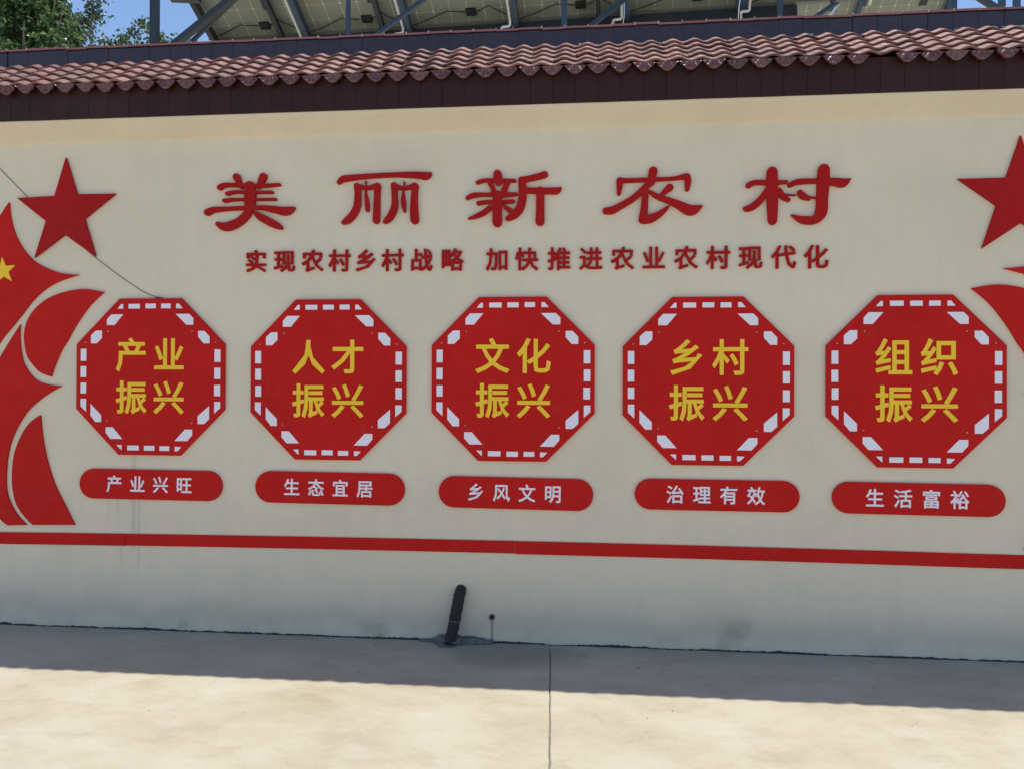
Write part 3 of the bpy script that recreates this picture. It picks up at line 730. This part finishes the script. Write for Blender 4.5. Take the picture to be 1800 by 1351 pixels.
# ---------------------------------------------------------------- solar array behind the wall
def panel_back():
    n = N('panel back sheet'); p = n.coord('Object'); x, y, z = n.sep(p)
    def grid(c, size, off):
        f = n.math('FRACT', n.math('ADD', n.math('DIVIDE', c, size), off)); return n.math('ABSOLUTE', n.math('SUBTRACT', f, .5))   # .5 on a line
    gx = grid(x, .182, .5); gy = grid(y, .182, 0.0)
    lx = n.smooth(gx, .470, .486); ly = n.smooth(gy, .474, .490)
    dia = n.smooth(n.math('ADD', gx, gy), .915, .94)
    col = n.mix(n.noise(p, 3, 4), (.24, .262, .22), (.29, .31, .26))
    col = n.mix(n.math('MULTIPLY', lx, .65), col, (.7, .66, .46)); col = n.mix(n.math('MULTIPLY', ly, .4), col, (.65, .62, .44)); col = n.mix(n.math('MULTIPLY', dia, .7), col, (.9, .86, .66))
    n.base(col); n.rough(.4); return n.m
M['pback'] = panel_back()
AW, AG, AL = 1.134, .022, 2.278
yawA = radians(2.5); tilt = radians(26)
e1 = Vector((cos(yawA), -sin(yawA), 0)); eh = Vector((sin(yawA), cos(yawA), 0)); e2 = eh*cos(tilt)-Vector((0, 0, sin(tilt)))   # e2: downslope, away
e3 = e1.cross(e2).normalized()
if e3.z < 0: e3 = -e3
def array_basis(o): 
    m = Matrix(((e1.x, e2.x, e3.x, o.x), (e1.y, e2.y, e3.y, o.y), (e1.z, e2.z, e3.z, o.z), (0, 0, 0, 1)))
    return m
def at_depth(u, v, dep): return CAM+(fw+rt*((u-900)/F)-up*((v-675.5)/F))*dep
DEP = 8.35
low = at_depth(720, 51, DEP)                                       # low edge at the joint between the 2nd and 3rd panel
bmx = bmesh.new(); box(bmx, -AW/2+.035, AW/2-.035, -AL+.035, -.035, .006, .012); sheet_me = bpy.data.meshes.new('backsheet'); bmx.to_mesh(sheet_me); bmx.free(); sheet_me.materials.append(M['pback'])
bmx = bmesh.new()
box(bmx, -AW/2, -AW/2+.034, -AL, 0, -.018, .018); box(bmx, AW/2-.034, AW/2, -AL, 0, -.018, .018); box(bmx, -AW/2+.0345, AW/2-.0345, -AL, -AL+.034, -.018, .018); box(bmx, -AW/2+.0345, AW/2-.0345, -.034, 0, -.018, .018)
frame_me = bpy.data.meshes.new('panel_frame'); bmx.to_mesh(frame_me); bmx.free(); frame_me.materials.append(M['alu'])
bmx = bmesh.new(); box(bmx, -.055, .055, -.04, .04, -.018, .005); jb_me = bpy.data.meshes.new('junction_box'); bmx.to_mesh(jb_me); bmx.free(); jb_me.materials.append(M['black'])
bmx = bmesh.new(); box(bmx, -.05, .05, -.055, .055, -.001, .0055); lab_me = bpy.data.meshes.new('rating_plate'); bmx.to_mesh(lab_me); bmx.free(); lab_me.materials.append(M['dsteel'])
def solar(name, o, first, last, label, detail=True):
    root = empty(name, (0, 0, 0)); root.matrix_world = array_basis(o); tag(root, label, 'solar array')
    for k in range(first, last):
        xc = (k+.5)*(AW+AG)
        pn = me_obj('solar_panel', sheet_me, None, root); pn.location = (xc, 0, random.uniform(-.002, .002))
        me_obj('panel_frame', frame_me, None, pn)
        j = me_obj('junction_box', jb_me, None, pn); j.location = (.12+.03*random.random(), -.16, 0)
        rp = me_obj('rating_plate', lab_me, None, pn); rp.location = (.26, -.40, 0)
        cb = bmesh.new(); tube(cb, [(.06, -.16, -.004), (-.12, -.20, -.02), (-.36, -.11, -.03), (-.56, -.06, -.045)], .006, 6); tube(cb, [(.20, -.16, -.004), (.33, -.23, -.02), (.5, -.12, -.03)], .006, 6)
        c = bm_obj('cable', cb, M['black'], pn)
    return root
arr = solar('solar_array', low, -2, 5, 'row of grey solar panels on blue steel frame seen from below, above the wall')
# rafters under the joints, white tubes beside them, beam along the low edge
for k in range(-2, 6):
    x = k*(AW+AG)-AG/2
    if k == -2: x += .08
    if k == 5: x -= .05
    bm = bmesh.new(); beam(bm, (x+.035, -AL-.15, -.075), (x+.035, -.02, -.075), .055, .09)
    bm_obj('rafter', bm, M['dsteel'] if k == -2 else M['steel'], arr)
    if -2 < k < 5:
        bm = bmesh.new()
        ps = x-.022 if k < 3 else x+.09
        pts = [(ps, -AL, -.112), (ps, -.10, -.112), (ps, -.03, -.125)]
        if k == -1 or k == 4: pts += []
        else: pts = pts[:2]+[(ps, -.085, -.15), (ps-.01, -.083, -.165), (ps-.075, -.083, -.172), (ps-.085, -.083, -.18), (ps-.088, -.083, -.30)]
        tube(bm, pts, .0135, 8); bm_obj('sun_streak_tube', bm, M['white_tube'], arr)  # added white tube stands in for sunlight along the panel joint
for k in (-1, 0, 1, 2, 3, 4):                                        # thinner secondary purlins, mid panel
    x = k*(AW+AG)-AG/2-.26
    if k not in (0, 2, 4, -1): continue
    bm = bmesh.new(); beam(bm, (x, -AL, -.06), (x, -.05, -.06), .045, .06); bm_obj('rafter', bm, M['dsteel'], arr)
bm = bmesh.new(); beam(bm, (-2.25, .03, -.13), (4.02, .03, -.13), .08, .22, (0, 0, 1)); bm_obj('edge_beam', bm, M['dsteel'], arr)
bm = bmesh.new(); beam(bm, (-2.75, -1.9, -.2), (5.9, -1.9, -.2), .08, .12, (0, 0, 1)); bm_obj('cross_beam', bm, M['dsteel'], arr)
# posts: local frame is tilted, so give them as world coordinates through the inverse basis
inv = array_basis(low).inverted()
def w_beam(name, a_, b_, t, mat, t2=None):
    bm = bmesh.new(); beam(bm, a_, b_, t, t2 or t); bm.transform(inv); return bm_obj(name, bm, mat, arr)
def top_z(q):                                                        # height of the array plane above a ground point
    n = e3; return low.z-((q.x-low.x)*n.x+(q.y-low.y)*n.y)/n.z-.04
for u, t, mt, dep in ((272, .072, 'dsteel', 8.0), (612, .036, 'steel', 7.3), (992, .053, 'steel', 7.3), (1004, .06, 'dsteel', 8.6), (1371, .046, 'steel', 7.3), (1383, .05, 'dsteel', 8.4), (1675, .055, 'steel', 7.4), (1787, .065, 'steel', 9.5)):
    q = at_depth(u, 40, dep); z1 = top_z(q)
    if u in (272, 1787): z1 = 6.6
    w_beam('post', (q.x, q.y, -.03), (q.x, q.y, z1), t, M[mt])
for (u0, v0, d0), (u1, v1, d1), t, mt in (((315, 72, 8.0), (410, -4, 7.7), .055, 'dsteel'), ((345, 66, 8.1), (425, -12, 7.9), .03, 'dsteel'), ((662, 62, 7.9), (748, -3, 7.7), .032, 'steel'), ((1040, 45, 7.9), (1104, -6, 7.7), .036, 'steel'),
                                          ((1440, 26, 7.9), (1490, -8, 7.7), .032, 'steel'), ((1715, -8, 8.5), (1750, 14, 8.6), .05, 'dsteel'), ((1468, 16, 8.0), (1484, -6, 8.0), .022, 'white_tube')):
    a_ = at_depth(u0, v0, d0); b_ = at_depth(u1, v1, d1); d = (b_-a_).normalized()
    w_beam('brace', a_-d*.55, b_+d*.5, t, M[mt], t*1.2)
a_ = at_depth(300, -4, 7.75); b_ = at_depth(352, -2, 7.75)
w_beam('beam_end', a_, b_, .07, M['dsteel'])
low2 = at_depth(1345, 64, 11.0)
arr2 = solar('solar_array', low2, 0, 2, 'second lower group of solar panels farther back, at the upper right behind the ridge')
for k in range(0, 3):
    bm = bmesh.new(); beam(bm, (k*(AW+AG), -AL-.1, -.06), (k*(AW+AG), -.02, -.06), .05, .08); bm_obj('rafter', bm, M['steel'], arr2)
inv2 = array_basis(low2).inverted()
for k in (0, 2):
    for yy in (-.3, -1.9):
        q = array_basis(low2) @ Vector((k*(AW+AG)+.03, yy, -.1)); bm = bmesh.new(); beam(bm, (q.x, q.y, -.03), q, .06, .06); bm.transform(inv2); bm_obj('post', bm, M['steel'], arr2)

# ---------------------------------------------------------------- trees
def leaf_mat(name, c0, c1, c2):
    n = N(name); p = n.pos(); a = n.noise(p, 9, 3); g = n.node('ShaderNodeNewGeometry').outputs['Random Per Island']
    col = n.ramp(g, [(0, c0), (.5, c1), (1, c2)]); n.base(n.mix(n.math('MULTIPLY', a, .3), col, c0)); n.rough(.32)
    tr = n.node('ShaderNodeBsdfTranslucent'); n.link(col, tr.inputs[0]); ms = n.node('ShaderNodeMixShader'); ms.inputs[0].default_value = .35
    n.link(n.b.outputs[0], ms.inputs[1]); n.link(tr.outputs[0], ms.inputs[2]); n.link(ms.outputs[0], n.t.nodes['Material Output'].inputs[0]); return n.m
M['leaf'] = leaf_mat('poplar leaf', (.04, .085, .022), (.10, .18, .05), (.24, .32, .14))
M['leaf2'] = leaf_mat('thin grey green leaf', (.06, .10, .045), (.10, .15, .06), (.16, .19, .08))
M['bark'] = rough_stone('bark', (.14, .115, .085), 14)
def tree(name, base, height, blobs, nleaf, leaf, label, cat='tree', lm='leaf', tr=.16, droop=.4):
    rnd = random.Random(len(label)); root = empty(name, base); tag(root, label, cat)
    bm = bmesh.new(); B = Vector(base)
    cen = sum((Vector(b[0]) for b in blobs), Vector())/len(blobs)
    tips = [Vector(b[0])-B for b in blobs]; fork = Vector((0, 0, height*.35)) + (cen-B)*.08
    fork.z = height*.38
    tube(bm, [(0, 0, -.1), Vector((.03, .02, height*.2)), fork], [tr, tr*.8, tr*.65], 10)
    for t in tips:
        m_ = fork.lerp(t, .5)+Vector((rnd.uniform(-.2, .2), rnd.uniform(-.2, .2), .1)); tube(bm, [fork, m_, t], [tr*.42, tr*.25, tr*.06], 7)
        for k in range(3):
            tl_ = .6 if nleaf > 9000 else .16; e = t+Vector((rnd.uniform(-tl_, tl_), rnd.uniform(-tl_, tl_), rnd.uniform(-.1, tl_))); s0 = m_.lerp(t, rnd.random()); tube(bm, [s0, s0.lerp(e, .5)+Vector((0, 0, .05)), e], [tr*.1, tr*.06, .006], 5)
    bm_obj('trunk', bm, M['bark'], root, True)
    vs, fs = [], []
    tw = sum(b[1]**2 for b in blobs)
    for c, r, sq in blobs:
        nl = int(nleaf*r*r/tw); twigs = max(6, nl//26)
        for t in range(twigs):
            d = Vector((rnd.gauss(0, 1), rnd.gauss(0, 1), rnd.gauss(0, 1))).normalized(); rad = r*(rnd.random()**.42)
            rad *= 1+.28*noise.noise(d*2.1+Vector(c)); tc = Vector(c)-B+Vector((d.x, d.y, d.z*sq))*rad
            tdir = (d+Vector((rnd.gauss(0, .4), rnd.gauss(0, .4), rnd.gauss(0, .4)-droop*.5))).normalized(); tl = rnd.uniform(.18, .42)*(1 if leaf > .05 else .8)
            for k in range(26):
                p = tc+tdir*(tl*(k/26-.5))+Vector((rnd.gauss(0, .045), rnd.gauss(0, .045), rnd.gauss(0, .045)))
                a = (tdir*.3+Vector((rnd.gauss(0, 1), rnd.gauss(0, 1), rnd.gauss(0, .7)-droop))).normalized(); s = a.cross(Vector((rnd.gauss(0, 1), rnd.gauss(0, 1), rnd.gauss(0, 1)))).normalized(); L_ = leaf*rnd.uniform(.7, 1.25); wd = L_*.33
                nn = a.cross(s)*(L_*.12); i0 = len(vs); vs += [p, p+a*L_*.5+s*wd+nn, p+a*L_, p+a*L_*.5-s*wd+nn]; fs += [(i0, i0+1, i0+2), (i0, i0+2, i0+3)]
    me = bpy.data.meshes.new('crown'); me.from_pydata([tuple(v) for v in vs], [], fs); me_obj('crown', me, M[lm], root)
    return root
def blob(u, v, dep, r, sq=1.0): return (tuple(at_depth(u, v, dep)), r, sq)
q = at_depth(-40, 60, 13)
tree('tree', (q.x, q.y, 0), 7.0, [blob(40, 60, 13, .75), blob(-60, 20, 13.2, 1.1), blob(88, 75, 12.8, .45), blob(60, 5, 13.1, .55), blob(98, 20, 13, .26), blob(20, -60, 13.3, .9), blob(-120, 90, 12.6, 1.0), blob(-200, -10, 13.6, 1.1), blob(-60, -120, 13.3, 1.0), blob(-30, 170, 12.7, 1.1), blob(60, 150, 12.9, .8), blob(-160, 180, 13.4, .9), blob(122, 62, 13, .22)],
     40000, .098, 'dense green leafy tree rising behind the left end of the wall')
q = at_depth(240, 60, 15)
tree('sapling', (q.x, q.y, 0), 6.0, [blob(190, 80, 15, .26), blob(228, 82, 15.2, .26), blob(243, 50, 15, .13, 1.6), blob(290, 78, 15, .28), blob(320, 95, 15.1, .25), blob(260, 120, 15, .55), blob(200, 130, 15, .4), blob(330, 140, 15, .5)],
     3600, .08, 'thin wispy tree top showing beside the dark post at the upper left', lm='leaf2', tr=.07)
q = at_depth(160, 20, 13.5)
tree('sapling', (q.x, q.y, 0), 6.4, [blob(160, 18, 13.6, .17, 1.4), blob(150, 40, 13.6, .13), blob(170, -20, 13.6, .16)], 700, .07, 'few loose leafy twigs against the sky right of the dense tree', lm='leaf2', tr=.05)
